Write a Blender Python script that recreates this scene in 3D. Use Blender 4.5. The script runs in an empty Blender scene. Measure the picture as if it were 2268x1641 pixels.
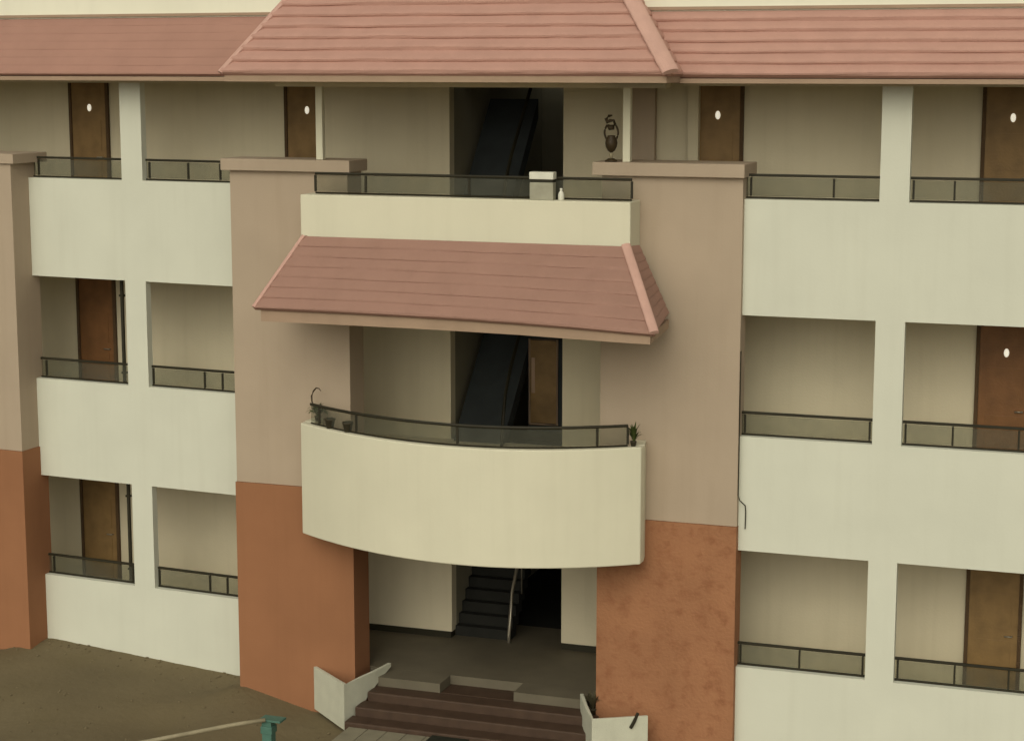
import bpy, bmesh, math, random
from mathutils import Vector, Matrix
R = math.radians
random.seed(4)
scene = bpy.context.scene
COL = scene.collection

# ------------------------------------------------------------------ camera, sky, sun, exposure
CAMZ = 9.7
cam = bpy.data.cameras.new("camera"); camo = bpy.data.objects.new("camera", cam); COL.objects.link(camo)
camo.location = (0, 0, CAMZ); camo.rotation_euler = (R(90) - 0.1597, 0, 0)
cam.sensor_width = 36; cam.lens = 36 * 4225.3 / 2268; cam.clip_start = 0.1; cam.clip_end = 1000
scene.camera = camo

w = bpy.data.worlds.new("World"); scene.world = w; w.use_nodes = True
nt = w.node_tree; nt.nodes.clear()
sky = nt.nodes.new('ShaderNodeTexSky'); sky.sky_type = 'NISHITA'; sky.sun_disc = False
SUN_EL, SUN_AZ = 34, 194          # azimuth measured clockwise from +Y
sky.sun_elevation = R(SUN_EL); sky.sun_rotation = R(SUN_AZ); sky.dust_density = 4; sky.air_density = 1.2
bwn = nt.nodes.new('ShaderNodeRGBToBW'); mixn = nt.nodes.new('ShaderNodeMix'); mixn.data_type = 'RGBA'
mixn.inputs[0].default_value = 0.9        # overcast: the sky is nearly grey
tint = nt.nodes.new('ShaderNodeMix'); tint.data_type = 'RGBA'; tint.blend_type = 'MULTIPLY'; tint.inputs[0].default_value = 1
tint.inputs[7].default_value = (1.0, 0.965, 0.82, 1)
bg = nt.nodes.new('ShaderNodeBackground'); bg.inputs[1].default_value = 0.14
out = nt.nodes.new('ShaderNodeOutputWorld')
nt.links.new(sky.outputs[0], bwn.inputs[0]); nt.links.new(sky.outputs[0], mixn.inputs[6]); nt.links.new(bwn.outputs[0], mixn.inputs[7])
nt.links.new(mixn.outputs[2], tint.inputs[6]); nt.links.new(tint.outputs[2], bg.inputs[0]); nt.links.new(bg.outputs[0], out.inputs[0])

sl = bpy.data.lights.new("sun", 'SUN'); sl.energy = 0.85; sl.angle = R(75); sl.color = (1, 0.94, 0.82)
so = bpy.data.objects.new("sun", sl); COL.objects.link(so)
az, el = R(SUN_AZ), R(SUN_EL)
sd = Vector((math.sin(az) * math.cos(el), math.cos(az) * math.cos(el), math.sin(el)))   # towards the sun
so.rotation_euler = sd.to_track_quat('Z', 'Y').to_euler()
so.location = (0, 0, 30)
vs = scene.view_settings
vs.view_transform = 'Standard'; vs.look = 'None'; vs.gamma = 1; vs.use_curve_mapping = False; vs.exposure = -0.26

# ------------------------------------------------------------------ materials
def mat(name, col, rough=0.85, var=0.06, scale=1.2, bump=0.02, bscale=60, stain=0.0, metal=0.0, col2=None, thr=(0.45, 0.62), sscale=2.0):
    m = bpy.data.materials.new(name); m.use_nodes = True
    n = m.node_tree; b = n.nodes['Principled BSDF']
    b.inputs['Roughness'].default_value = rough; b.inputs['Metallic'].default_value = metal
    b.inputs['Specular IOR Level'].default_value = 0.25
    tc = n.nodes.new('ShaderNodeTexCoord')
    ns = n.nodes.new('ShaderNodeTexNoise'); ns.inputs['Scale'].default_value = scale; ns.inputs['Detail'].default_value = 6
    n.links.new(tc.outputs['Object'], ns.inputs['Vector'])
    rp = n.nodes.new('ShaderNodeValToRGB')
    rp.color_ramp.elements[0].position = 0.3; rp.color_ramp.elements[1].position = 0.7
    lo = [c * (1 - var) for c in col]; hi = [min(1, c * (1 + var)) for c in col]
    rp.color_ramp.elements[0].color = (*lo, 1); rp.color_ramp.elements[1].color = (*hi, 1)
    n.links.new(ns.outputs['Fac'], rp.inputs['Fac'])
    last = rp.outputs['Color']
    if stain:      # vertical rain streaks
        mp = n.nodes.new('ShaderNodeMapping'); mp.inputs['Scale'].default_value = (3.5, 3.5, 0.22)
        n.links.new(tc.outputs['Object'], mp.inputs['Vector'])
        s2 = n.nodes.new('ShaderNodeTexNoise'); s2.inputs['Scale'].default_value = 1.6; s2.inputs['Detail'].default_value = 8
        n.links.new(mp.outputs[0], s2.inputs['Vector'])
        r2 = n.nodes.new('ShaderNodeMapRange'); r2.inputs[1].default_value = 0.5; r2.inputs[2].default_value = 0.75
        r2.inputs[3].default_value = 0; r2.inputs[4].default_value = stain
        n.links.new(s2.outputs['Fac'], r2.inputs[0])
        mx = n.nodes.new('ShaderNodeMix'); mx.data_type = 'RGBA'; n.links.new(r2.outputs[0], mx.inputs[0])
        n.links.new(last, mx.inputs[6]); mx.inputs[7].default_value = (col[0] * .55, col[1] * .52, col[2] * .45, 1)
        last = mx.outputs[2]
    if col2:       # patches of a second colour
        s3 = n.nodes.new('ShaderNodeTexNoise'); s3.inputs['Scale'].default_value = sscale; s3.inputs['Detail'].default_value = 9; s3.inputs['Roughness'].default_value = .62
        n.links.new(tc.outputs['Object'], s3.inputs['Vector'])
        r3 = n.nodes.new('ShaderNodeMapRange'); r3.inputs[1].default_value = thr[0]; r3.inputs[2].default_value = thr[1]
        n.links.new(s3.outputs['Fac'], r3.inputs[0])
        mx = n.nodes.new('ShaderNodeMix'); mx.data_type = 'RGBA'; n.links.new(r3.outputs[0], mx.inputs[0])
        n.links.new(last, mx.inputs[6]); mx.inputs[7].default_value = (*col2, 1); last = mx.outputs[2]
    n.links.new(last, b.inputs['Base Color'])
    if bump:
        bn = n.nodes.new('ShaderNodeTexNoise'); bn.inputs['Scale'].default_value = bscale; bn.inputs['Detail'].default_value = 4
        n.links.new(tc.outputs['Object'], bn.inputs['Vector'])
        bp = n.nodes.new('ShaderNodeBump'); bp.inputs['Strength'].default_value = 1; bp.inputs['Distance'].default_value = bump
        n.links.new(bn.outputs['Fac'], bp.inputs['Height']); n.links.new(bp.outputs[0], b.inputs['Normal'])
    return m

M = {
 'white': mat('white_plaster', (.63, .64, .54), var=.03, stain=.07, bump=.0015, bscale=30),
 'cream': mat('cream_plaster', (.67, .645, .50), var=.03, stain=.06, bump=.0015, bscale=30),
 'upper': mat('upper_cream_plaster', (.80, .78, .64), var=.03, stain=.06, bump=.0015),
 'inner': mat('corridor_plaster', (.65, .585, .43), var=.04, stain=.12, bump=.003, bscale=30),
 'beige': mat('beige_plaster', (.42, .335, .25), var=.04, stain=.10, bump=.002, bscale=40),
 'orange': mat('terracotta_plaster', (.30, .138, .068), var=.06, stain=.12, bump=.002, bscale=40),
 'orange_rough': mat('weathered_terracotta', (.33, .155, .078), var=.10, stain=.10, bump=.012, bscale=22, col2=(.25, .105, .05), thr=(.50, .72), sscale=5.5),
 'tile': mat('roof_tile', (.47, .272, .22), var=.05, scale=3, stain=.06, bump=.006, bscale=30, rough=.7),
 'tile_dull': mat('dull_roof_tile', (.33, .192, .15), var=.04, scale=2.5, stain=.10, bump=.006, bscale=30, rough=.75),
 'tile_left': mat('plain_roof_tile', (.36, .20, .155), var=.05, scale=2, stain=.06, bump=.004, rough=.75),
 'ridge': mat('ridge_tile', (.56, .345, .285), var=.05, scale=5, bump=.006, rough=.7),
 'fascia': mat('fascia_board', (.36, .255, .18), var=.08, scale=2, bump=.003),
 'door': mat('door_wood', (.24, .15, .062), var=.18, scale=4, bump=.004, bscale=30, rough=.5),
 'door_red': mat('red_brown_door', (.20, .095, .038), var=.18, scale=4, bump=.004, bscale=30, rough=.5),
 'frame': mat('door_frame_wood', (.10, .06, .03), var=.1, rough=.6),
 'rail': mat('dark_painted_metal', (.025, .022, .012), var=.15, rough=.55, bump=0),
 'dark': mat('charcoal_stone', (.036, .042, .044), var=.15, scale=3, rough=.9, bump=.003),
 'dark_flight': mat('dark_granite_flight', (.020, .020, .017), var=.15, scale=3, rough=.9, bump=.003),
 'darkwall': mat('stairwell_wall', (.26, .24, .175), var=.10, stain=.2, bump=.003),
 'floor': mat('lobby_floor', (.135, .117, .082), var=.12, scale=2, rough=.6, bump=.002),
 'step': mat('brown_granite', (.066, .040, .026), var=.15, scale=6, rough=.6, bump=.004, stain=.1),
 'pave': mat('pale_paving', (.24, .22, .155), var=.12, scale=4, bump=.006),
 'flank': mat('whitewashed_concrete', (.55, .55, .44), var=.05, scale=5, stain=.14, bump=.006),
 'ground': mat('bare_earth', (.165, .132, .074), var=.12, scale=.55, bump=.014, bscale=9, col2=(.15, .12, .062), thr=(.48, .80), sscale=.9, rough=.95),
 'steel': mat('pale_steel', (.32, .29, .23), var=.1, rough=.35, bump=0, metal=.6),
 'teal': mat('teal_paint', (.075, .165, .13), var=.12, scale=8, rough=.5, bump=.003),
 'palepipe': mat('pale_weathered_pipe', (.30, .26, .17), var=.15, scale=6, rough=.6, bump=.003),
 'plastic': mat('white_plastic', (.68, .68, .58), var=.06, scale=8, rough=.4, bump=.002),
 'greyplastic': mat('grey_panel', (.34, .33, .25), var=.1, scale=8, rough=.5, bump=.002),
 'ceramic': mat('white_ceramic', (.88, .86, .76), var=.03, rough=.2, bump=0),
 'bronze': mat('dark_bronze', (.045, .030, .014), var=.3, scale=14, rough=.45, bump=.004),
 'leaf': mat('plant_leaf', (.055, .075, .018), var=.35, scale=9, rough=.6, bump=0),
 'dryleaf': mat('dry_leaf', (.075, .065, .035), var=.35, scale=9, rough=.7, bump=0),
 'pot': mat('dark_pot', (.05, .042, .025), var=.2, scale=9, rough=.6, bump=.003),
 'mat': mat('rubber_mat', (.02, .022, .014), var=.2, scale=9, rough=.9, bump=.006, bscale=60),
 'pink': mat('pink_glass_strip', (.42, .29, .2), var=.1, rough=.3, bump=0),
}
def glass_mat():
    m = bpy.data.materials.new('tinted_glass'); m.use_nodes = True; n = m.node_tree; n.nodes.clear()
    o = n.nodes.new('ShaderNodeOutputMaterial'); t = n.nodes.new('ShaderNodeBsdfTransparent'); t.inputs[0].default_value = (.86, .87, .83, 1)
    p = n.nodes.new('ShaderNodeBsdfPrincipled'); p.inputs['Base Color'].default_value = (.17, .17, .135, 1); p.inputs['Roughness'].default_value = .25
    tc = n.nodes.new('ShaderNodeTexCoord'); mp = n.nodes.new('ShaderNodeMapping'); mp.inputs['Scale'].default_value = (1.6, 1.6, 1.6)
    ns = n.nodes.new('ShaderNodeTexNoise'); ns.inputs['Scale'].default_value = 1.2; ns.inputs['Detail'].default_value = 6
    n.links.new(tc.outputs['Object'], mp.inputs[0]); n.links.new(mp.outputs[0], ns.inputs[0])
    r = n.nodes.new('ShaderNodeMapRange'); r.inputs[1].default_value = .35; r.inputs[2].default_value = .75; r.inputs[3].default_value = .12; r.inputs[4].default_value = .26
    n.links.new(ns.outputs[0], r.inputs[0])
    x = n.nodes.new('ShaderNodeMixShader'); n.links.new(r.outputs[0], x.inputs[0]); n.links.new(t.outputs[0], x.inputs[1]); n.links.new(p.outputs[0], x.inputs[2])
    n.links.new(x.outputs[0], o.inputs[0]); return m
M['glass'] = glass_mat()
M['stones'] = mat('earth_stones', (.15, .12, .068), var=.3, scale=3, bump=0)
M['lamp'] = mat('lit_lamp', (.9, .88, .78), var=.01, bump=0)
_b = M['lamp'].node_tree.nodes['Principled BSDF']; _b.inputs['Emission Color'].default_value = (1, .93, .75, 1); _b.inputs['Emission Strength'].default_value = .7

# ------------------------------------------------------------------ helpers
def V3(p): return Vector(p)
def bx(bm, x0, x1, y0, y1, z0, z1, bev=0):
    """box; returns nothing"""
    if x0 > x1: x0, x1 = x1, x0
    if y0 > y1: y0, y1 = y1, y0
    if z0 > z1: z0, z1 = z1, z0
    vs_ = [bm.verts.new(p) for p in [(x0,y0,z0),(x1,y0,z0),(x1,y1,z0),(x0,y1,z0),(x0,y0,z1),(x1,y0,z1),(x1,y1,z1),(x0,y1,z1)]]
    fs = [(0,3,2,1),(4,5,6,7),(0,1,5,4),(1,2,6,5),(2,3,7,6),(3,0,4,7)]
    ff = [bm.faces.new([vs_[i] for i in f]) for f in fs]
    if bev:
        es = list({e for f in ff for e in f.edges})
        bmesh.ops.bevel(bm, geom=es, offset=bev, segments=2, affect='EDGES', profile=.6)
def prism(bm, pts, z0, z1):
    """vertical prism from plan polygon (ccw)"""
    n = len(pts)
    lo = [bm.verts.new((p[0], p[1], z0)) for p in pts]; hi = [bm.verts.new((p[0], p[1], z1)) for p in pts]
    bm.faces.new(hi); bm.faces.new(lo[::-1])
    for i in range(n):
        j = (i + 1) % n; bm.faces.new([lo[i], lo[j], hi[j], hi[i]])
def tube(bm, pts, r, seg=8, cap=True):
    pts = [Vector(p) for p in pts]; rings = []
    rr = r if isinstance(r, (list, tuple)) else [r] * len(pts)
    for i, p in enumerate(pts):
        d = (pts[min(i + 1, len(pts) - 1)] - pts[max(i - 1, 0)]).normalized()
        up = Vector((0, 0, 1)) if abs(d.z) < .95 else Vector((1, 0, 0))
        a = d.cross(up).normalized(); b = a.cross(d).normalized()
        rings.append([bm.verts.new(p + (a * math.cos(2*math.pi*k/seg) + b * math.sin(2*math.pi*k/seg)) * rr[i]) for k in range(seg)])
    for i in range(len(rings) - 1):
        for k in range(seg):
            l = (k + 1) % seg; bm.faces.new([rings[i][k], rings[i][l], rings[i+1][l], rings[i+1][k]])
    if cap: bm.faces.new(rings[0][::-1]); bm.faces.new(rings[-1])
def lathe(bm, prof, seg=20, c=(0, 0, 0)):
    rings = [[bm.verts.new((c[0] + r*math.cos(2*math.pi*k/seg), c[1] + r*math.sin(2*math.pi*k/seg), c[2] + z)) for k in range(seg)] for r, z in prof]
    for i in range(len(rings) - 1):
        for k in range(seg):
            l = (k + 1) % seg; bm.faces.new([rings[i][k], rings[i][l], rings[i+1][l], rings[i+1][k]])
    bm.faces.new(rings[0][::-1]); bm.faces.new(rings[-1])
def obj(name, bm, m, parent=None, loc=(0, 0, 0), rz=0, smooth=False, bevel=0):
    bmesh.ops.recalc_face_normals(bm, faces=bm.faces)
    me = bpy.data.meshes.new(name); bm.to_mesh(me); bm.free()
    if smooth:
        for p in me.polygons: p.use_smooth = True
    me.materials.append(M[m] if isinstance(m, str) else m)
    o = bpy.data.objects.new(name, me); COL.objects.link(o); o.parent = parent; o.location = loc; o.rotation_euler = (0, 0, rz)
    if bevel:
        md = o.modifiers.new('bevel', 'BEVEL'); md.width = bevel; md.segments = 2; md.limit_method = 'ANGLE'; md.angle_limit = R(40)
    return o
def NB(): return bmesh.new()
def thing(name, label, cat, loc=(0, 0, 0), rz=0, group=None):
    o = bpy.data.objects.new(name, None); COL.objects.link(o); o.location = loc; o.rotation_euler = (0, 0, rz)
    o.empty_display_size = .2; o['label'] = label; o['category'] = cat
    if group: o['group'] = group
    return o

# ------------------------------------------------------------------ plan: central block frame C, wings L and R relative to it
# local x runs right along the front, local y runs away from the courtyard, z up; floors at F
A = math.atan(-.345)
def rel(oy, t):
    d = oy - 26.02
    return (-d * -math.sin(A) * -1 if False else (math.sin(A) * d), math.cos(A) * d, 0), math.atan(t) - A
LOC_L, RZ_L = rel(26.8025, -.4402)
LOC_R, RZ_R = rel(26.3797, -.3417)
LOC_C, RZ_C = (0, 0, 0), 0
def c2w(x, y, z=0):   # block-local to world
    return Vector((math.cos(A)*x - math.sin(A)*y, 26.02 + math.sin(A)*x + math.cos(A)*y, z))
def l2c(x, y):
    return (LOC_L[0] + math.cos(RZ_L)*x - math.sin(RZ_L)*y, LOC_L[1] + math.sin(RZ_L)*x + math.cos(RZ_L)*y)
def r2c(x, y):
    return (LOC_R[0] + math.cos(RZ_R)*x - math.sin(RZ_R)*y, LOC_R[1] + math.sin(RZ_R)*x + math.cos(RZ_R)*y)
F = [0.74, 3.94, 7.14]
PT = [1.49, 4.72, 7.92]      # parapet tops
PB = [None, 3.14, 6.37]      # undersides of the white bands
BEAM = 9.40; EAVE = 9.53
T = .22

bld = thing('apartment_building', 'three storey white and beige apartment block with pink tiled roofs and open corridors', 'building', (0, 26.02, 0), A)

# ------------------------------------------------------------------ wings
def wing(loc, rz, x0, x1, cols, ground_z, doors):
    P = dict(parent=bld, loc=loc, rz=rz)
    for k in range(3):
        b = NB(); zb = ground_z if k == 0 else PB[k]
        bx(b, x0, x1, 0, T, zb, PT[k]); obj('parapet', b, 'white', **P)
        b = NB(); bx(b, x0, x1, .0 + T + .003, 1.8, F[k] - .16, F[k]); obj('floor_slab', b, 'inner', **P)
        top = BEAM if k == 2 else PB[k + 1]
        for c0, c1 in cols:
            b = NB(); bx(b, c0, c1, .0, .13, PT[k], top); obj('column', b, 'white', **P)
    b = NB(); bx(b, x0, x1, 0, T, BEAM, EAVE + .02); obj('beam', b, 'inner', **P)
    b = NB(); bx(b, x0, x1, T + .003, 1.8, BEAM + .03, BEAM + .15); obj('ceiling', b, 'inner', **P)
def backwall(loc, rz, x0, x1, z0, z1, y=1.8):
    b = NB(); bx(b, x0, x1, y, y + .2, z0, z1); return obj('back_wall', b, 'inner', bld, loc, rz)
wing(LOC_L, RZ_L, -13.2, -3.6, [(-12.6, -12.2), (-10.0, -9.6), (-6.56, -6.18)], -.4, None)
wing(LOC_R, RZ_R, 2.4, 10.4, [(5.03, 5.41), (7.7, 8.08), (10.0, 10.38)], -.4, None)
# close the tops of bands from behind so corridor ceilings read as concrete soffits
backwall(LOC_L, RZ_L, -13.2, -3.9, -.4, 9.6)
backwall(LOC_R, RZ_R, 1.25, 10.4, -.4, 9.6)

# doors (prototype + copies)
def make_door(kind, material, plaque):
    b = NB(); bx(b, 0, .68, -.035, -.003, 0, 2.42)
    d = obj(kind, b, material, bld, bevel=.004)
    f = NB(); bx(f, -.05, 0, -.055, -.004, 0, 2.47); bx(f, .68, .73, -.055, -.004, 0, 2.47); bx(f, 0, .68, -.055, -.0355, 2.42, 2.47)
    obj('door_frame', f, 'frame', d)
    h = NB(); tube(h, [(.60, -.036, 1.02), (.60, -.075, 1.02)], .011); tube(h, [(.61, -.075, 1.02), (.50, -.075, 1.02)], .011)
    obj('door_handle', h, 'steel', d, smooth=True)
    for (a0, a1, c0, c1) in ((.10, .58, .18, .95), (.10, .58, 1.12, 1.62), (.10, .58, 2.02, 2.32)):
        g = NB(); bx(g, a0, a1, -.043, -.0352, c0, c1, bev=.003)
        obj('door_panel', g, material, d)
    if plaque:
        q = NB()
        bmesh.ops.create_uvsphere(q, u_segments=18, v_segments=10, radius=1, matrix=Matrix.LocRotScale(Vector((.36, -.045, 1.83)), None, Vector((.036, .03, .06))))
        obj('door_lamp', q, 'lamp', d, smooth=True)
    return d
def copy_tree(o, parent):
    c = o.copy(); COL.objects.link(c); c.parent = parent
    for ch in list(o.children): copy_tree(ch, c)
    return c
def place(d, loc, rz, x, z, y=1.8, w=None, lab=None):
    co, si = math.cos(rz), math.sin(rz)
    d.location = (loc[0] + co*x - si*y, loc[1] + si*x + co*y, z); d.rotation_euler = (0, 0, rz)
    if lab: d['label'] = lab
dp = make_door('door', 'door', True)
place(dp, LOC_L, RZ_L, -8.76, F[2])
place(copy_tree(dp, bld), LOC_L, RZ_L, -4.64, F[2])
place(copy_tree(dp, bld), LOC_R, RZ_R, 2.12, F[2])
place(copy_tree(dp, bld), LOC_R, RZ_R, 6.18, F[2])
dn = make_door('door', 'door_red', True)
place(dn, LOC_R, RZ_R, 6.22, F[1])
dq = make_door('door', 'door_red', False)
place(dq, LOC_L, RZ_L, -8.75, F[1])
dr = make_door('door', 'door', False)
place(dr, LOC_L, RZ_L, -8.82, F[0])
place(copy_tree(dr, bld), LOC_R, RZ_R, 6.21, F[0])
for (ll, rr_, x) in ((LOC_L, RZ_L, -11.9), (LOC_R, RZ_R, 8.9)):
    for k in range(3): place(copy_tree(dr, bld), ll, rr_, x, F[k])
# dark upright tubes beside the left column
for k, (z0, z1) in enumerate(((F[0], PB[1] + .3), (F[1], PB[2] + .3))):
    b = NB(); tube(b, [(-6.86, .33, z0), (-6.86, .33, z1)], .03)
    for zz in (z0 + .9, z1 - .6): bx(b, -6.90, -6.82, .30, .37, zz, zz + .03)
    obj('dark_tube', b, 'rail', bld, LOC_L, RZ_L, smooth=False)

# railings on the parapets
def railing(loc, rz, x0, x1, z, posts, y=.11, h=.33):
    b = NB()
    bx(b, x0, x1, y - .022, y + .022, z + h - .036, z + h, bev=.006)
    bx(b, x0, x1, y - .015, y + .015, z + .004, z + .028)
    for p in posts: bx(b, p - .012, p + .012, y - .016, y + .016, z + .035, z + h - .045)
    r = obj('railing', b, 'rail', bld, loc, rz)
    g = NB(); bx(g, x0 + .01, x1 - .01, y - .004, y + .004, z + .036, z + h - .046)
    obj('railing_panel', g, 'glass', r)
for k in range(3):
    railing(LOC_L, RZ_L, -8.30, -6.56, PT[k], (-8.2, -6.585) if k else (-8.2, -6.66, -6.585))
    railing(LOC_L, RZ_L, -6.18, -4.25, PT[k], ((-6.16, -5.22, -4.9), (-6.16, -5.22, -4.9), (-6.12, -5.42, -4.85))[k])
    railing(LOC_L, RZ_L, -9.6, -8.9, PT[k], (-9.5,))
    railing(LOC_L, RZ_L, -12.2, -10.0, PT[k], (-11,))
    railing(LOC_R, RZ_R, 3.2, 5.03, PT[k], ((3.3, 4.12, 4.98), (3.3, 4.98), (3.32, 4.42))[k])
    railing(LOC_R, RZ_R, 5.41, 7.7, PT[k], ((5.45, 6.2, 6.9), (5.45, 6.06, 6.9), (5.45, 5.97, 6.9))[k])
    railing(LOC_R, RZ_R, 8.08, 10.0, PT[k], (9,))

# ------------------------------------------------------------------ towers
def tower(loc, rz, boxes, zc, ztop, cap, plinth_mat, base):
    b = NB()
    prism(b, boxes, zc, ztop)
    t = obj('tower', b, 'beige', bld, loc, rz)
    b = NB()
    prism(b, base, -.8, zc - .004)
    obj('tower_base', b, plinth_mat, t)
    b = NB(); x0, x1, y0, y1, z0, z1 = cap; bx(b, x0, x1, y0, y1, z0, z1, bev=.012)
    obj('tower_cap', b, 'beige', t)
    return t
tower(LOC_C, RZ_C, [(-4.43, .3), (-2.575, .3), (-2.575, .80), (-3.1, .80), (-3.1, 1.25), (-4.43, 1.25)], 3.565, 8.165, (-4.53, -2.5, .2, .85, 8.17, 8.34), 'orange', [(-4.44, .27), (-2.545, .27), (-2.545, .82), (-3.1, .82), (-3.1, 1.25), (-4.44, 1.25)])
tower(LOC_C, RZ_C, [(1.20, .25), (3.14, .25), (3.14, .56), (1.8, .56), (1.8, .75), (1.20, .75)], 3.49, 8.20, (1.09, 3.175, .15, .95, 8.205, 8.385), 'orange_rough', [(1.175, .225), (3.143, .225), (3.143, .56), (1.8, .56), (1.8, .77), (1.175, .77)])
tower(LOC_L, RZ_L, [(-9.6, -.45), (-8.31, -.45), (-8.33, .19), (-9.6, .19)], 3.61, 8.15, (-9.68, -8.22, -.5, .35, 8.155, 8.31), 'orange', [(-9.62, -.475), (-8.29, -.475), (-8.31, .19), (-9.62, .19)])
for c in bld.children:
    if c.name.startswith('tower'):
        pass

# ------------------------------------------------------------------ lobby between the towers
b = NB(); bx(b, -4.0, -1.90, 2.6, 2.8, F[0] + .10, 9.6); obj('back_wall', b, 'inner', bld)
b = NB(); bx(b, -.09, 1.95, 2.6, 2.8, F[0] + .10, 9.6); obj('back_wall', b, 'inner', bld)
b = NB(); bx(b, -3.98, -1.91, 2.585, 2.78, F[0] + .001, F[0] + .098); obj('skirting', b, 'rail', bld)
b = NB(); bx(b, -.08, 1.94, 2.585, 2.78, F[0] + .001, F[0] + .098); obj('skirting', b, 'rail', bld)
lab_z = ((F[1] - .5, F[1]), (F[2] - .4, F[2]))
b = NB(); bx(b, -4.3, 1.95, .95, 2.595, F[1] - .35, F[1]); bx(b, -2.57, 1.19, -.1, .947, F[1] - .35, F[1]); obj('lobby_slab', b, 'inner', bld)
b = NB(); bx(b, -4.3, 1.95, .95, 2.595, F[2] - .3, F[2]); bx(b, -2.82, 1.54, -.078, .18, F[2] - .3, F[2]); bx(b, -2.57, 1.19, .183, .947, F[2] - .3, F[2]); obj('lobby_slab', b, 'inner', bld)
b = NB()
bx(b, -4.4, 1.19, .85, 3.6, F[0] - .5, F[0]); bx(b, -2.24, -1.26, .42, .847, F[0] - .5, F[0]); bx(b, -.12, 1.0, .42, .847, F[0] - .5, F[0])
bx(b, 1.193, 1.95, .95, 3.6, F[0] - .5, F[0]); obj('lobby_floor', b, 'floor', bld)
# pier where the lobby meets the right corridor, side closing wall
b = NB(); bx(b, 1.20, 1.58, 1.68, 1.797, F[2], 9.6); obj('pier', b, 'beige', bld, LOC_R, RZ_R)
b = NB(); bx(b, 1.95, 2.1, 2.0, 2.8, F[0], 9.6); obj('side_wall', b, 'inner', bld)
# slim posts carrying the central roof
for (x, y, z) in ((-2.98, .3, 8.342), (1.55, .25, 8.387)):
    b = NB(); bx(b, x - .052, x + .052, y - .05, y + .05, z, 9.43, bev=.01); obj('post', b, 'cream', bld)

# stairwell
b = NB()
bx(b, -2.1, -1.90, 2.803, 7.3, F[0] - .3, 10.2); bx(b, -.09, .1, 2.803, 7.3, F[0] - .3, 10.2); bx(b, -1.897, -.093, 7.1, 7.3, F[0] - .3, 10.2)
bx(b, -1.897, -.093, 2.8, 6.3, 10.0, 10.2)  # ceiling stops short: unseen gap added to brighten the stairwell
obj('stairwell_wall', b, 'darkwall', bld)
b = NB(); bx(b, -2.1, .1, 2.6, 2.8, 9.45, 9.6); obj('lintel', b, 'dark', bld)
for k in range(3):
    b = NB()
    if k: bx(b, -1.897, -.093, 2.6, 2.70, F[k] - .25, F[k] - .002)
    else: bx(b, -1.897, -.093, 3.603, 7.1, F[0] - .3, F[0])
    n = 10; y0 = 2.75 if k == 0 else 2.45; z0 = F[k]; rise = 1.6 / n; run = 1.5 / n; wr = (-.99, -.80, -1.0)[k] if k != 1 else -1.0
    if k:      # closed, smooth-faced flight seen from the lobby
        hh, rr_ = (1.9, 1.75) if k == 1 else (2.0, 1.72)
        q = [b.verts.new(p) for x in (-1.80, wr) for p in ((x, y0, z0), (x, y0 + rr_, z0 + hh), (x, y0 + rr_, z0 + hh - .3), (x, y0 + .3, z0))]
        for f in ((0, 1, 2, 3), (7, 6, 5, 4), (0, 4, 5, 1), (1, 5, 6, 2), (2, 6, 7, 3), (3, 7, 4, 0)): b.faces.new([q[j] for j in f])
    for i in range(n if k == 0 else 0):
        yy0, yy1 = y0 + i * run, y0 + (i + 1) * run; zt = z0 + (i + 1) * rise
        bx(b, -1.894, wr, yy0, yy1 - .0005, zt - rise - (.16 if i else 0), zt)
    if k == 0: bx(b, -1.894, -.096, y0 + 1.5, 5.2, z0 + 1.4, z0 + 1.6)
    elif k == 1: bx(b, -1.80, wr, y0 + (1.75, 1.72)[k-1] + .002, 5.2, z0 + (1.6, 1.70)[k-1], z0 + (1.9, 2.0)[k-1])
    if k == 0:
        for i in range(n):
            yy1, yy0 = y0 + 1.5 - i * run, y0 + 1.5 - (i + 1) * run; zt = z0 + 1.6 + (i + 1) * rise
            bx(b, -.97, -.096, yy0 + .0005, yy1, zt - rise - .16, zt)
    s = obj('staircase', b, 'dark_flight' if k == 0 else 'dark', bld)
    h = NB(); xr = wr + .03
    tube(h, [(xr, y0 - .12, z0 + .0), (xr, y0 - .12, z0 + .12), (xr, y0 - .06, z0 + .42), (xr, y0 + .05, z0 + .78), (xr, y0 + .3, z0 + 1.15), (xr, y0 + 1.5, z0 + 2.45)], .028)
    for i in ((3, 6, 9) if k == 0 else ()): tube(h, [(xr, y0 + i*run + .05, z0 + i*rise + .15), (xr, y0 + i*run + .05, z0 + i*rise + 1.0)], .012)
    obj('handrail', h, 'steel' if k == 0 else 'rail', s, smooth=True)
# dark panel added to blacken the stairwell, behind a narrow glazed door beside the first floor flight
b = NB(); bx(b, -.98, -.095, 3.62, 3.72, F[1] + .001, F[1] + 2.85); obj('dark_panel', b, 'dark', bld)
b = NB(); bx(b, -.93, -.50, 3.59, 3.612, F[1] + .14, F[1] + 1.46); gd = obj('glazed_door', b, 'door', bld)
b = NB(); tube(b, [(-.945, 3.585, F[1] + .12), (-.945, 3.585, F[1] + 1.48), (-.485, 3.585, F[1] + 1.48), (-.485, 3.585, F[1] + .12), (-.945, 3.585, F[1] + .12)], .018, seg=4); obj('door_frame', b, 'fascia', gd)
b = NB(); bx(b, -.91, -.855, 3.578, 3.589, F[1] + .62, F[1] + 1.18); obj('glass_strip', b, 'pink', gd)

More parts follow.
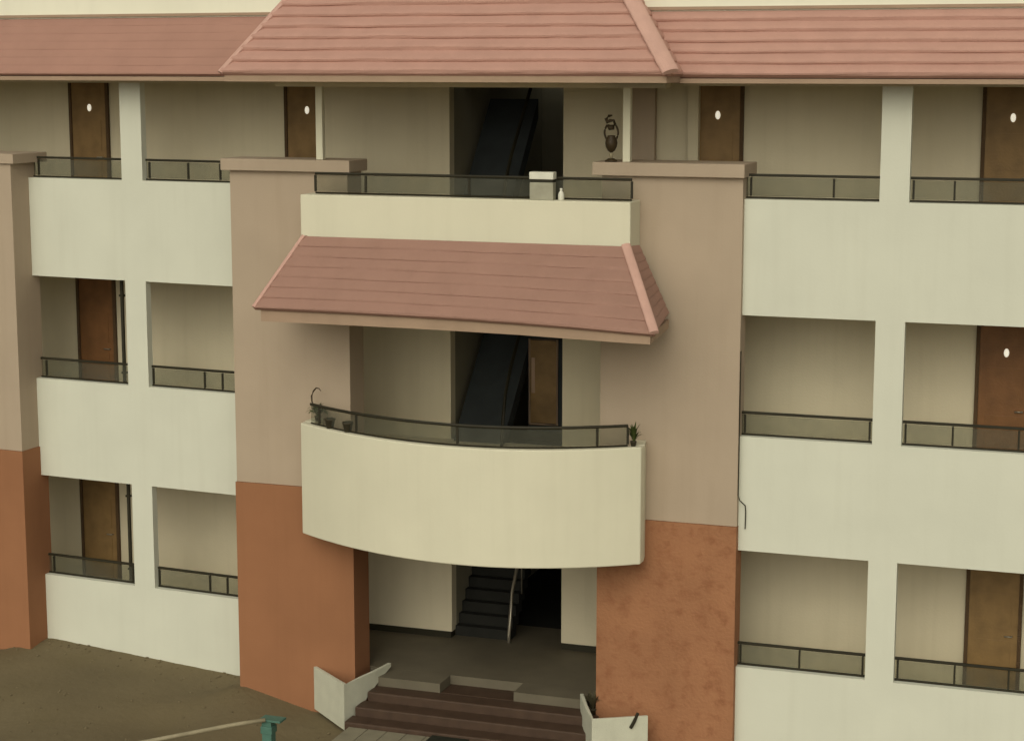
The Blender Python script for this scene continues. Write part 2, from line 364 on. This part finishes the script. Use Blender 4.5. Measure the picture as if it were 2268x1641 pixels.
# ------------------------------------------------------------------ terrace parapet (top floor), curved balcony (first floor)
b = NB(); z0, z1 = 7.05, 7.885
prism(b, [(-3.03, -.30), (1.755, -.30), (1.74, .247), (1.55, .247), (1.55, -.08), (-2.83, -.08), (-2.83, .297), (-3.03, .297)], z0, z1)
obj('parapet', b, 'cream', bld, bevel=.012)
def railing_c(pts, z, h, posts, zoff=0):
    b = NB()
    tube(b, [(p[0], p[1], z + h - .022) for p in pts], .022, seg=6)
    tube(b, [(p[0], p[1], z + .018) for p in pts], .013, seg=4)
    for i in posts:
        p = pts[i]; bx(b, p[0] - .014, p[0] + .014, p[1] - .014, p[1] + .014, z + .035, z + h - .045)
    r = obj('railing', b, 'rail', bld)
    g = NB()
    for i in range(len(pts) - 1):
        a, c = pts[i], pts[i + 1]
        g.faces.new([g.verts.new(q) for q in ((a[0], a[1], z + .036), (c[0], c[1], z + .036), (c[0], c[1], z + h - .046), (a[0], a[1], z + h - .046))])
    bmesh.ops.remove_doubles(g, verts=g.verts, dist=1e-5)
    g2 = bmesh.ops.solidify(g, geom=g.faces[:], thickness=.008)
    obj('railing_panel', g, 'glass', r)
pts = [(-2.88 + 4.60 * i / 12, -.11) for i in range(13)]
railing_c(pts, z1, .31, (0, 2, 6, 12))

def bal_y(x): return -(1.06 - (.12 if x < -.38 else .158) * (x + .38) ** 2)
N = 28; XS = [-3.17 + 5.09 * i / N for i in range(N + 1)]
outer = [(x, bal_y(x)) for x in XS]
b = NB(); zt, zb = 4.60, 2.975
for i in range(N):
    x0, x1 = XS[i], XS[i + 1]; t = .16
    prism(b, [(x0, bal_y(x0)), (x1, bal_y(x1)), (x1, bal_y(x1) + t), (x0, bal_y(x0) + t)], zb, zt)
# weld the strips into one continuous wall
bmesh.ops.remove_doubles(b, verts=b.verts, dist=1e-5)
inner = [f for f in b.faces if abs(f.normal.z) < .1 and abs(f.normal.x) > .9]
kill = [f for f in b.faces if len({round(v.co.x, 4) for v in f.verts}) == 1 and XS[0] + .01 < f.verts[0].co.x < XS[-1] - .01]
bmesh.ops.delete(b, geom=kill, context='FACES_ONLY')
bal = obj('balcony', b, 'cream', bld, bevel=.015)
for p in bal.data.polygons: p.use_smooth = False
b = NB(); prism(b, [(1.77, bal_y(1.92) + .165), (1.918, bal_y(1.92) + .165), (1.86, .247), (1.72, .247)], zb, zt); bx(b, -3.17, -3.01, .02, .297, zb, zt); obj('balcony_return', b, 'cream', bal)
b = NB(); prism(b, [(x, bal_y(x) + .163) for x in XS[1:-1]] + [(1.72, .24), (1.19, .24), (1.19, -.103), (-2.56, -.103), (-2.56, .26), (-2.9, .26)], F[1] - .3, F[1] - .002)
obj('balcony_floor', b, 'inner', bal)
pts = [(x, bal_y(x) + .09) for x in XS[1:-1]]
railing_c(pts, zt, .31, (1, 5, 14, 24, 26))

# ------------------------------------------------------------------ roofs
def lerp(a, b, t): return tuple(a[i] + (b[i] - a[i]) * t for i in range(3))
def courses(bm, low, up, n, lip):
    """saw-tooth courses between a lower polyline and an upper polyline with the same number of points"""
    m = len(low)
    a, c = Vector(low[0]), Vector(low[-1]); u = Vector(up[m // 2]) - Vector(low[m // 2])
    nor = (c - a).cross(u).normalized()
    if nor.z < 0: nor = -nor
    off = nor * lip
    rnd = random.Random(n * 7 + m); sub = max(1, 24 // (m - 1)); mm = (m - 1) * sub + 1
    def P(poly, j):
        k = min(j // sub, m - 2); return Vector(lerp(poly[k], poly[k+1], (j - k * sub) / sub))
    prof = ((0, .0), (.05, .55), (.13, .95), (.26, 1.0), (.6, .62), (1.0, .05))
    for i in range(n):
        wob = [rnd.uniform(-.10, .10) for _ in range(mm)]; wob = [(wob[max(0, j-1)] + wob[j] + wob[min(mm-1, j+1)]) / 3 for j in range(mm)]
        rows = []
        for (t, h) in prof:
            row = []
            for j in range(mm):
                tt = (i + t + (wob[j] if 0 < t < .5 else 0)) / n
                row.append(bm.verts.new(P(low, j).lerp(P(up, j), tt) + off * h))
            rows.append(row)
        for r0, r1 in zip(rows, rows[1:]):
            for j in range(mm - 1): bm.faces.new([r0[j], r0[j+1], r1[j+1], r1[j]])
    # solid underside
    lo = [bm.verts.new(Vector(p) - nor * .05) for p in low]; hi = [bm.verts.new(Vector(p) - nor * .05) for p in up]
    for k in range(m - 1): bm.faces.new([lo[k], hi[k], hi[k+1], lo[k+1]])
    for (P, Q) in ((low, lo), (up, hi)):
        for k in range(m - 1):
            v1 = bm.verts.new(P[k]); v2 = bm.verts.new(P[k+1]); bm.faces.new([v1, v2, Q[k+1], Q[k]])
def obj_raw(name, bm, m, parent, loc=(0,0,0), rz=0):
    me = bpy.data.meshes.new(name); bm.to_mesh(me); bm.free(); me.materials.append(M[m])
    o = bpy.data.objects.new(name, me); COL.objects.link(o); o.parent = parent; o.location = loc; o.rotation_euler = (0, 0, rz); return o
def ridge(bm, a, b_, r=.10, n=1):
    """low rounded hip capping from a (low) to b (high)"""
    a, b_ = Vector(a), Vector(b_); d = (b_ - a).normalized(); side = d.cross(Vector((0, -.35, 1))).normalized(); nor = side.cross(d).normalized()
    K = 8; rings = []
    for q in (a, a + d * .02, b_):
        sc = .94 if q is a else 1
        ring = [bm.verts.new(q + side * r * sc * math.cos(math.pi * k / K) + nor * (r * .42 * sc * math.sin(math.pi * k / K) + .012)) for k in range(K + 1)]
        ring += [bm.verts.new(q + side * x * r * .9 - nor * .02) for x in (-1, 1)]
        rings.append(ring)
    m = K + 3
    for r0, r1 in zip(rings, rings[1:]):
        for k in range(m): bm.faces.new([r0[k], r0[(k+1) % m], r1[(k+1) % m], r1[k]])
    bm.faces.new(rings[0][::-1]); bm.faces.new(rings[-1])
# wing roofs
for (loc, rz, x0, x1, m, nc, lp) in ((LOC_L, RZ_L, -13.4, -3.2, 'tile_left', 7, .008), (LOC_R, RZ_R, 1.4, 10.6, 'tile_dull', 6, .042)):
    b = NB(); courses(b, [(x0, -.62, EAVE + .01), (x1, -.62, EAVE + .01)], [(x0, 0, EAVE + .84), (x1, 0, EAVE + .84)], nc, lp)
    rf = obj_raw('roof', b, 'tile' if lp > .015 else m, bld, loc, rz)
    b = NB(); bx(b, x0, x1, -.60, -.57, EAVE - .09, EAVE - .03); bx(b, x0, x1, -.569, 0, EAVE - .06, EAVE - .035); obj('fascia', b, 'fascia', rf)
    b = NB(); bx(b, x0, x1, .003, .25, EAVE + .03, 12.2); obj('upper_wall', b, 'upper', bld, loc, rz)
    b = NB(); bx(b, x0, x1, -.035, .0, EAVE + .86, EAVE + .90); obj('shading_strip', b, 'fascia', rf)  # brown strip coloured in for the shading under the upper wall
# central hipped roof
ez = EAVE + .03; EL, ER, EF = -3.87, 2.44, -1.0; rise = 1.35
a = 1.9; TL, TR, TF = EL + .9*a, ER - 1.03*a, EF + a
b = NB()
TFy = TF; TZ = ez + rise * a
courses(b, [(EL, EF, ez), (ER, EF, ez)], [(TL, TFy, TZ), (TR, TFy, TZ)], 17, .045)
rc = obj_raw('roof', b, 'tile', bld)
b = NB()
courses(b, [(ER, EF, ez), (ER, 2.4, ez)], [(TR, TFy, TZ), (TR, 2.4, TZ)], 17, .018)
obj_raw('side_slope', b, 'tile', rc); b = NB()
courses(b, [(EL, 2.4, ez), (EL, EF, ez)], [(TL, 2.4, TZ), (TL, TFy, TZ)], 17, .018)
obj_raw('side_slope', b, 'tile', rc)
b = NB(); ridge(b, (ER + .02, EF - .02, ez + .02), (TR, TFy, TZ + .03), .115, 1)
obj('ridge_cap', b, 'ridge', rc)
b = NB(); ridge(b, (EL - .0, EF, ez + .01), (TL, TFy, TZ + .02), .045, 1)
obj('ridge_cap', b, 'ridge', rc)
b = NB(); bx(b, EL + .05, ER - .05, EF + .04, EF + .08, ez - .11, ez - .02); bx(b, ER - .09, ER - .05, EF + .083, .9, ez - .11, ez - .02); bx(b, EL + .05, EL + .09, EF + .083, .9, ez - .11, ez - .02)
obj('fascia', b, 'fascia', rc)
b = NB(); bx(b, EL + .1, ER - .1, EF + .09, 2.59, ez - .09, ez - .05); obj('soffit', b, 'inner', rc)
b = NB(); bx(b, -3.6, 2.1, .15, .4, BEAM - .03, ez - .094); obj('beam', b, 'inner', bld)

# middle canopy
low = [(-3.37, -1.13, 6.375), (-2.2, -1.12, 6.375), (-1.2, -1.13, 6.37), (-.4, -1.17, 6.365), (.5, -1.24, 6.355), (1.33, -1.38, 6.35), (2.0, -1.48, 6.335), (2.42, -1.52, 6.325)]
up = [(-2.93 + (1.73 + 2.93) * i / 7, -.415, 7.315) for i in range(8)]
b = NB(); courses(b, low, up, 7, .020)
cn = obj_raw('canopy_roof', b, 'tile_dull', bld)
b = NB(); ridge(b, (2.42, -1.52, 6.345), (1.73, -.42, 7.33), .062, 1)
obj('ridge_cap', b, 'ridge', cn)
b = NB(); ridge(b, (-3.37, -1.13, 6.385), (-2.93, -.42, 7.32), .03, 1)
obj('ridge_cap', b, 'ridge', cn)
b = NB(); courses(b, [(2.42, -1.52, 6.325), (2.22, .0, 6.40)], [(1.73, -.415, 7.315), (1.80, .0, 7.30)], 9, .006)
obj_raw('side_slope', b, 'tile_dull', cn); b = NB()
courses(b, [(-3.42, .29, 6.375), (-3.37, -1.13, 6.375)], [(-3.0, .29, 7.315), (-2.93, -.415, 7.315)], 9, .016)
obj_raw('side_slope', b, 'tile_dull', cn)
b = NB()
ins = [(p[0] * .975 - .01, p[1] + .07) for p in low]
for i in range(7):
    p, q = ins[i], ins[i+1]
    prism(b, [(p[0], p[1]), (q[0], q[1]), (q[0], q[1] + .06), (p[0], p[1] + .06)], 6.185, 6.345 if i < 6 else 6.325)
bmesh.ops.remove_doubles(b, verts=b.verts, dist=1e-5)
prism(b, [(2.33, -1.38), (2.36, -1.38), (2.22, -.005), (2.17, -.005)], 6.20, 6.32)
obj('fascia', b, 'fascia', cn)
b = NB(); prism(b, [(p[0], p[1] + .065) for p in ins] + [(2.1, -.005), (-2.57, -.005), (-2.57, .28), (-3.3, .28)], 6.24, 6.28); obj('soffit', b, 'inner', cn)

# small loose cable at the right tower edge
b = NB(); tube(b, [(3.155, .24, 5.9), (3.155, .24, 4.3), (3.155, .235, 3.93), (3.18, .23, 3.86), (3.24, .30, 3.78), (3.245, .32, 3.70), (3.24, .325, 3.45)], .008, seg=6); obj('cable', b, 'rail', bld)

# ------------------------------------------------------------------ entrance steps
st = thing('entrance_steps', 'dark brown granite steps between white splayed kerb walls at the entrance', 'steps', tuple(c2w(-.5, -.2, 0)), A)
def stp(x, y): return (x + .5, y + .2)
b = NB()
def sb(x0, x1, y0, y1, z0, z1): 
    p, q = stp(x0, y0), stp(x1, y1); bx(b, p[0], q[0], p[1], q[1], z0, z1)
sb(-1.258, -.122, .42, .848, -.3, F[0] - .13)
sb(-2.28, 1.22, .10, .418, -.3, F[0] - .13)
sb(-2.34, 1.28, -.22, .098, -.3, F[0] - .26)
sb(-2.38, 1.34, -.52, -.222, -.3, F[0] - .39)
sb(-.44, 1.42, -.9, -.522, -.3, F[0] - .50)
sb(-.44, 1.46, -1.6, -.902, -.3, F[0] - .62)
obj('steps', b, 'step', st, bevel=.02)
def flank(path, z0s, z1, th):
    """thin wall following a plan path; bottom height per point"""
    b = NB(); rows = []
    for i, (x, y) in enumerate(path):
        d = Vector(path[min(i+1, len(path)-1)]) - Vector(path[max(i-1, 0)]); n_ = Vector((-d.y, d.x)).normalized() * th
        X, Y = stp(x, y)
        rows.append([b.verts.new(q) for q in ((X, Y, z0s[i]), (X, Y, z1), (X + n_.x, Y + n_.y, z1), (X + n_.x, Y + n_.y, z0s[i]))])
    for r0, r1 in zip(rows, rows[1:]):
        for k in range(4): b.faces.new([r0[k], r0[(k+1) % 4], r1[(k+1) % 4], r1[k]])
    b.faces.new(rows[0]); b.faces.new(rows[-1][::-1])
    return obj('flank_wall', b, 'flank', st, bevel=.006)
flank([(-3.2, .24), (-2.44, -.37), (-2.33, .0), (-2.25, .35), (-2.18, .77)], [.2, .16, .42, .63, .8], .85, .05)
flank([(.90, .36), (1.10, -.1), (1.37, -.62), (2.06, -.24)], [.66, .3, -.2, -.2], .85, .05)

b = NB(); p = stp(1.90, -.36); tube(b, [(p[0] + .02, p[1] + .10, .88), (p[0], p[1], .80), (p[0] - .05, p[1] - .01, .70)], .024, seg=8); obj('notch_tube', b, 'rail', st)  # dark tube added in place of a dark gap in the kerb wall
b = NB()
for i in range(6):
    x0 = -2.30 + i * .30
    p, q = stp(x0, -1.9), stp(x0 + .29, -.525); bx(b, p[0], q[0], p[1], q[1], -.1, .285 - .0008 * i, bev=.006)
pv = obj('landing_paving', b, 'pave', None, tuple(c2w(-.5, -.2, 0)), A); pv['label'] = 'pale paving strips at the foot of the brown steps'; pv['category'] = 'paving'; 
b = NB(); bx(b, -.28, .28, -.3, .3, 0, .018, bev=.006)
mt = obj('doormat', b, 'mat', None, tuple(c2w(-.74, -.80, .293)), A); mt['label'] = 'dark rubber mat lying beside the pale paving below the steps'; mt['category'] = 'mat'

# ------------------------------------------------------------------ ground
CP = []   # world control points x, y, z
def cp(x, y, z, frame='C'):
    if frame == 'L': x, y = l2c(x, y)
    if frame == 'R': x, y = r2c(x, y)
    p = c2w(x, y); CP.append((p.x, p.y, z))
for i in range(24): cp(-8.3 + .16 * i, -.02, .43 - .18 * i / 23, 'L'); cp(-8.3 + .16 * i, -.5, .37 - .16 * i / 23, 'L')
cp(-8.2, -.46, .34, 'L'); cp(-9.0, -.46, .27, 'L'); cp(-11, -.5, .2, 'L')
[cp(-4.42 + .14 * i, .22, .44 - .33 * i / 9) for i in range(10)]; cp(-2.5, .1, .1)
for p_ in ((-3, -1, .05), (-5, -1.2, .1), (-8, -2, .08), (-12, -4, 0), (0, -3, 0), (-4, -4, 0), (4, -2, 0), (3, -.2, .05), (8, -.1, .0), (8, -4, 0), (0, -8, 0), (-8, -8, 0), (8, -8, 0), (0, -16, 0), (-12, -16, 0), (12, -16, 0), (0, 3, 0), (-8, 6, 0), (8, 5, 0), (30, 0, 0), (-30, 0, 0)): cp(*p_)
def gz(x, y):
    sw = sz = 0
    for (a_, b_, c_) in CP:
        d = (x - a_) ** 2 + (y - b_) ** 2
        w_ = 1 / (d + .01) ** 1.6; sw += w_; sz += w_ * c_
    return sz / sw
b = NB()
xs = [-300, -120, -50] + [-25 + .25 * i for i in range(201)] + [50, 120, 300]
ys = [-200, -60, -20] + [0 + .25 * i for i in range(161)] + [60, 120, 300]
grid = []
for y in ys:
    row = []
    for x in xs:
        row.append(b.verts.new((x, y, gz(x, y) if -26 < x < 26 and -1 < y < 41 else 0)))
    grid.append(row)
for j in range(len(ys) - 1):
    for i in range(len(xs) - 1): b.faces.new([grid[j][i], grid[j][i+1], grid[j+1][i+1], grid[j+1][i]])
g = obj('ground', b, 'ground', smooth=True); g['kind'] = 'structure'

# ------------------------------------------------------------------ movable things
# white cabinet on the terrace ledge
t = thing('storage_box', 'white plastic box with lid standing on the top terrace ledge before the dark stairwell', 'box', tuple(c2w(.51, -.21, 7.886)), A)
b = NB(); bx(b, -.165, .165, -.07, .07, 0, .235, bev=.008); obj('body', b, 'greyplastic', t)
b = NB(); bx(b, -.155, .155, -.06, .06, .236, .275); obj('gap_strip', b, 'rail', t)
b = NB(); bx(b, -.17, .17, -.075, .075, .276, .375, bev=.012); obj('lid', b, 'plastic', t)
# bottle
t = thing('bottle', 'small white bottle standing beside the white box on the terrace ledge', 'bottle', tuple(c2w(.765, -.2, 7.886)), A)
b = NB(); lathe(b, [(.035, 0), (.042, .01), (.042, .07), (.034, .10), (.016, .125), (.016, .137)], 16); obj('body', b, 'plastic', t, smooth=True)
b = NB(); lathe(b, [(.019, .138), (.019, .155), (.012, .16)], 12); obj('cap', b, 'ceramic', t, smooth=True)

def leaves(bm, n, z0, r, h, length, width, droop=.5, seed=1):
    rnd = random.Random(seed)
    for i in range(n):
        a_ = rnd.uniform(0, 2*math.pi); out_ = rnd.uniform(.3, 1); L_ = length * rnd.uniform(.6, 1.1)
        c = Vector((math.cos(a_), math.sin(a_), 0)); s_ = Vector((-c.y, c.x, 0))
        base = Vector((0, 0, z0 + rnd.uniform(0, h * .6))) + c * rnd.uniform(0, r * .2)
        prev = None; K = 6
        for k in range(K + 1):
            t_ = k / K
            p = base + c * (r * out_ * t_) + Vector((0, 0, L_ * (t_ - droop * t_ * t_ * out_)))
            ww = width * math.sin(math.pi * min(.97, .12 + t_ * .88)) + .002
            cur = (bm.verts.new(p - s_ * ww), bm.verts.new(p + Vector((0, 0, -.25 * ww))), bm.verts.new(p + s_ * ww))
            if prev:
                bm.faces.new([prev[0], prev[1], cur[1], cur[0]]); bm.faces.new([prev[1], prev[2], cur[2], cur[1]])
            prev = cur
# ornate vase on the right tower cap
t = thing('ornamental_vase', 'tall dark bronze vase with a curled top standing on the right tower cap', 'vase', tuple(c2w(1.33, .24, 8.387)), A)
b = NB(); lathe(b, [(.085, 0), (.085, .02), (.06, .03), (.045, .045)], 20); obj('base', b, 'bronze', t, smooth=True)
b = NB(); lathe(b, [(.02, .045), (.016, .075), (.03, .10), (.016, .12), (.02, .14)], 16); obj('stem', b, 'palepipe', t, smooth=True)
b = NB(); lathe(b, [(.015, .12), (.05, .15), (.075, .20), (.083, .25), (.075, .30), (.05, .335), (.055, .35), (.03, .352)], 20); obj('body', b, 'bronze', t, smooth=True)
b = NB()
for s_ in (-1, 1):
    tube(b, [(s_*(.06 + .035*math.sin(math.pi*k/12) ), 0, .29 + .20*k/12) for k in range(13)], .014, seg=6)
obj('handle', b, 'bronze', t, smooth=True)
b = NB(); tube(b, [(-.06, 0, .49), (-.02, 0, .455), (.02, 0, .46), (.05, 0, .50), (.03, 0, .55), (-.02, 0, .55), (-.055, 0, .53), (-.075, 0, .57), (-.04, 0, .61), (.01, 0, .62)], [.016, .04, .038, .02, .018, .022, .03, .026, .02, .008], seg=8); obj('scroll', b, 'bronze', t, smooth=True)

# potted plants
def plant(label, loc, pot_r, pot_h, n, r, h, length, width, leafm, droop, seed):
    t = thing('potted_plant', label, 'plant', loc, A, 'potted plants')
    b = NB(); lathe(b, [(pot_r*.7, 0), (pot_r*.95, pot_h*.8), (pot_r, pot_h*.82), (pot_r, pot_h), (pot_r*.8, pot_h*.99), (pot_r*.8, pot_h*.9)], 18); obj('pot', b, 'pot', t, smooth=True)
    b = NB(); leaves(b, n, pot_h*.85, r, h, length, width, droop, seed); obj('foliage', b, leafm, t)
    return t
t = plant('arching green plant in a dark pot at the left end of the curved balcony', tuple(c2w(-3.0, .10, 4.602)), .05, .07, 54, .16, .10, .26, .017, 'leaf', .9, 5)
b = NB(); tube(b, [(-.05, 0, .2), (-.085, -.01, .28), (-.09, -.01, .36), (-.06, -.01, .43), (-.015, -.01, .48), (.03, -.01, .475), (.06, -.01, .44)], [.006, .011, .014, .013, .011, .008, .004], seg=8); obj('stem', b, 'bronze', t, smooth=True)
plant('bushy green plant in a dark pot at the right end of the curved balcony', tuple(c2w(1.80, -.20, 4.602)), .045, .07, 46, .12, .16, .26, .012, 'leaf', .7, 8)
plant('low dark leafy plant in a pot behind the right kerb wall of the steps', tuple(c2w(1.12, .25, .60)), .07, .10, 60, .15, .15, .26, .016, 'dryleaf', .6, 12)
bpy.data.objects['potted_plant.002']['group'] = 'potted plants'
# dark pots standing on the left end of the curved balcony
for i, (x, y) in enumerate(((-2.60, -.02), (-2.25, -.30))):
    t = thing('flower_pot', ('small dark empty pot on the curved balcony ledge nearest the arching plant', 'small dark empty pot on the curved balcony ledge further from the arching plant')[i], 'pot', tuple(c2w(x, bal_y(x) + .11, 4.602)), A, 'empty pots on the curved balcony')
    b = NB(); lathe(b, [(.05, 0), (.07, .11), (.08, .115), (.08, .14), (.062, .14), (.055, .06)], 18); obj('pot_body', b, 'pot', t, smooth=True)

# teal post with a pale handrail in the courtyard
pp = c2w(-2.74, -2.2, 0)
t = thing('handrail_post', 'teal painted post with flat cap and pale pipe handrail on the bare ground', 'handrail', tuple(pp), A)
b = NB(); bx(b, -.07, .07, -.07, .07, -.1, .72, bev=.008); bx(b, -.085, .085, -.085, .085, .72, .82, bev=.01); obj('post', b, 'teal', t)
b = NB(); bx(b, -.10, .22, -.10, .10, .90, .93, bev=.008); bx(b, -.07, .07, -.07, .07, .82, .90); obj('cap_plate', b, 'teal', t)
b = NB(); tube(b, [(.0, -.1, .93), (-.35, -.33, .90), (-.9, -.75, .84), (-1.7, -1.4, .76)], .03, seg=8); tube(b, [(-1.68, -1.38, -.1), (-1.68, -1.38, .76)], .03)
obj('handrail', b, 'palepipe', t, smooth=True)


# loose stones and litter on the bare earth
b = NB(); rnd = random.Random(11)
for i in range(320):
    if rnd.random() < .45: x, y = l2c(rnd.uniform(-9.5, -4.4), -abs(rnd.gauss(0, .35)) - .02)
    else: x, y = rnd.uniform(-10, -2.6), rnd.uniform(-3.5, .1)
    p = c2w(x, y); sz = rnd.uniform(.008, .028)
    if -4.5 < x < -2.5 and y > .2: continue
    mtx = Matrix.LocRotScale(Vector((p.x, p.y, gz(p.x, p.y) + sz * .1)), None, Vector((sz * rnd.uniform(.7, 1.4), sz * rnd.uniform(.7, 1.4), sz * .6)))
    bmesh.ops.create_icosphere(b, subdivisions=1, radius=1, matrix=mtx)
g = obj('loose_stones', b, 'stones'); g['kind'] = 'stuff'; g['label'] = 'small stones and litter scattered over the bare brown earth'; g['category'] = 'stones'
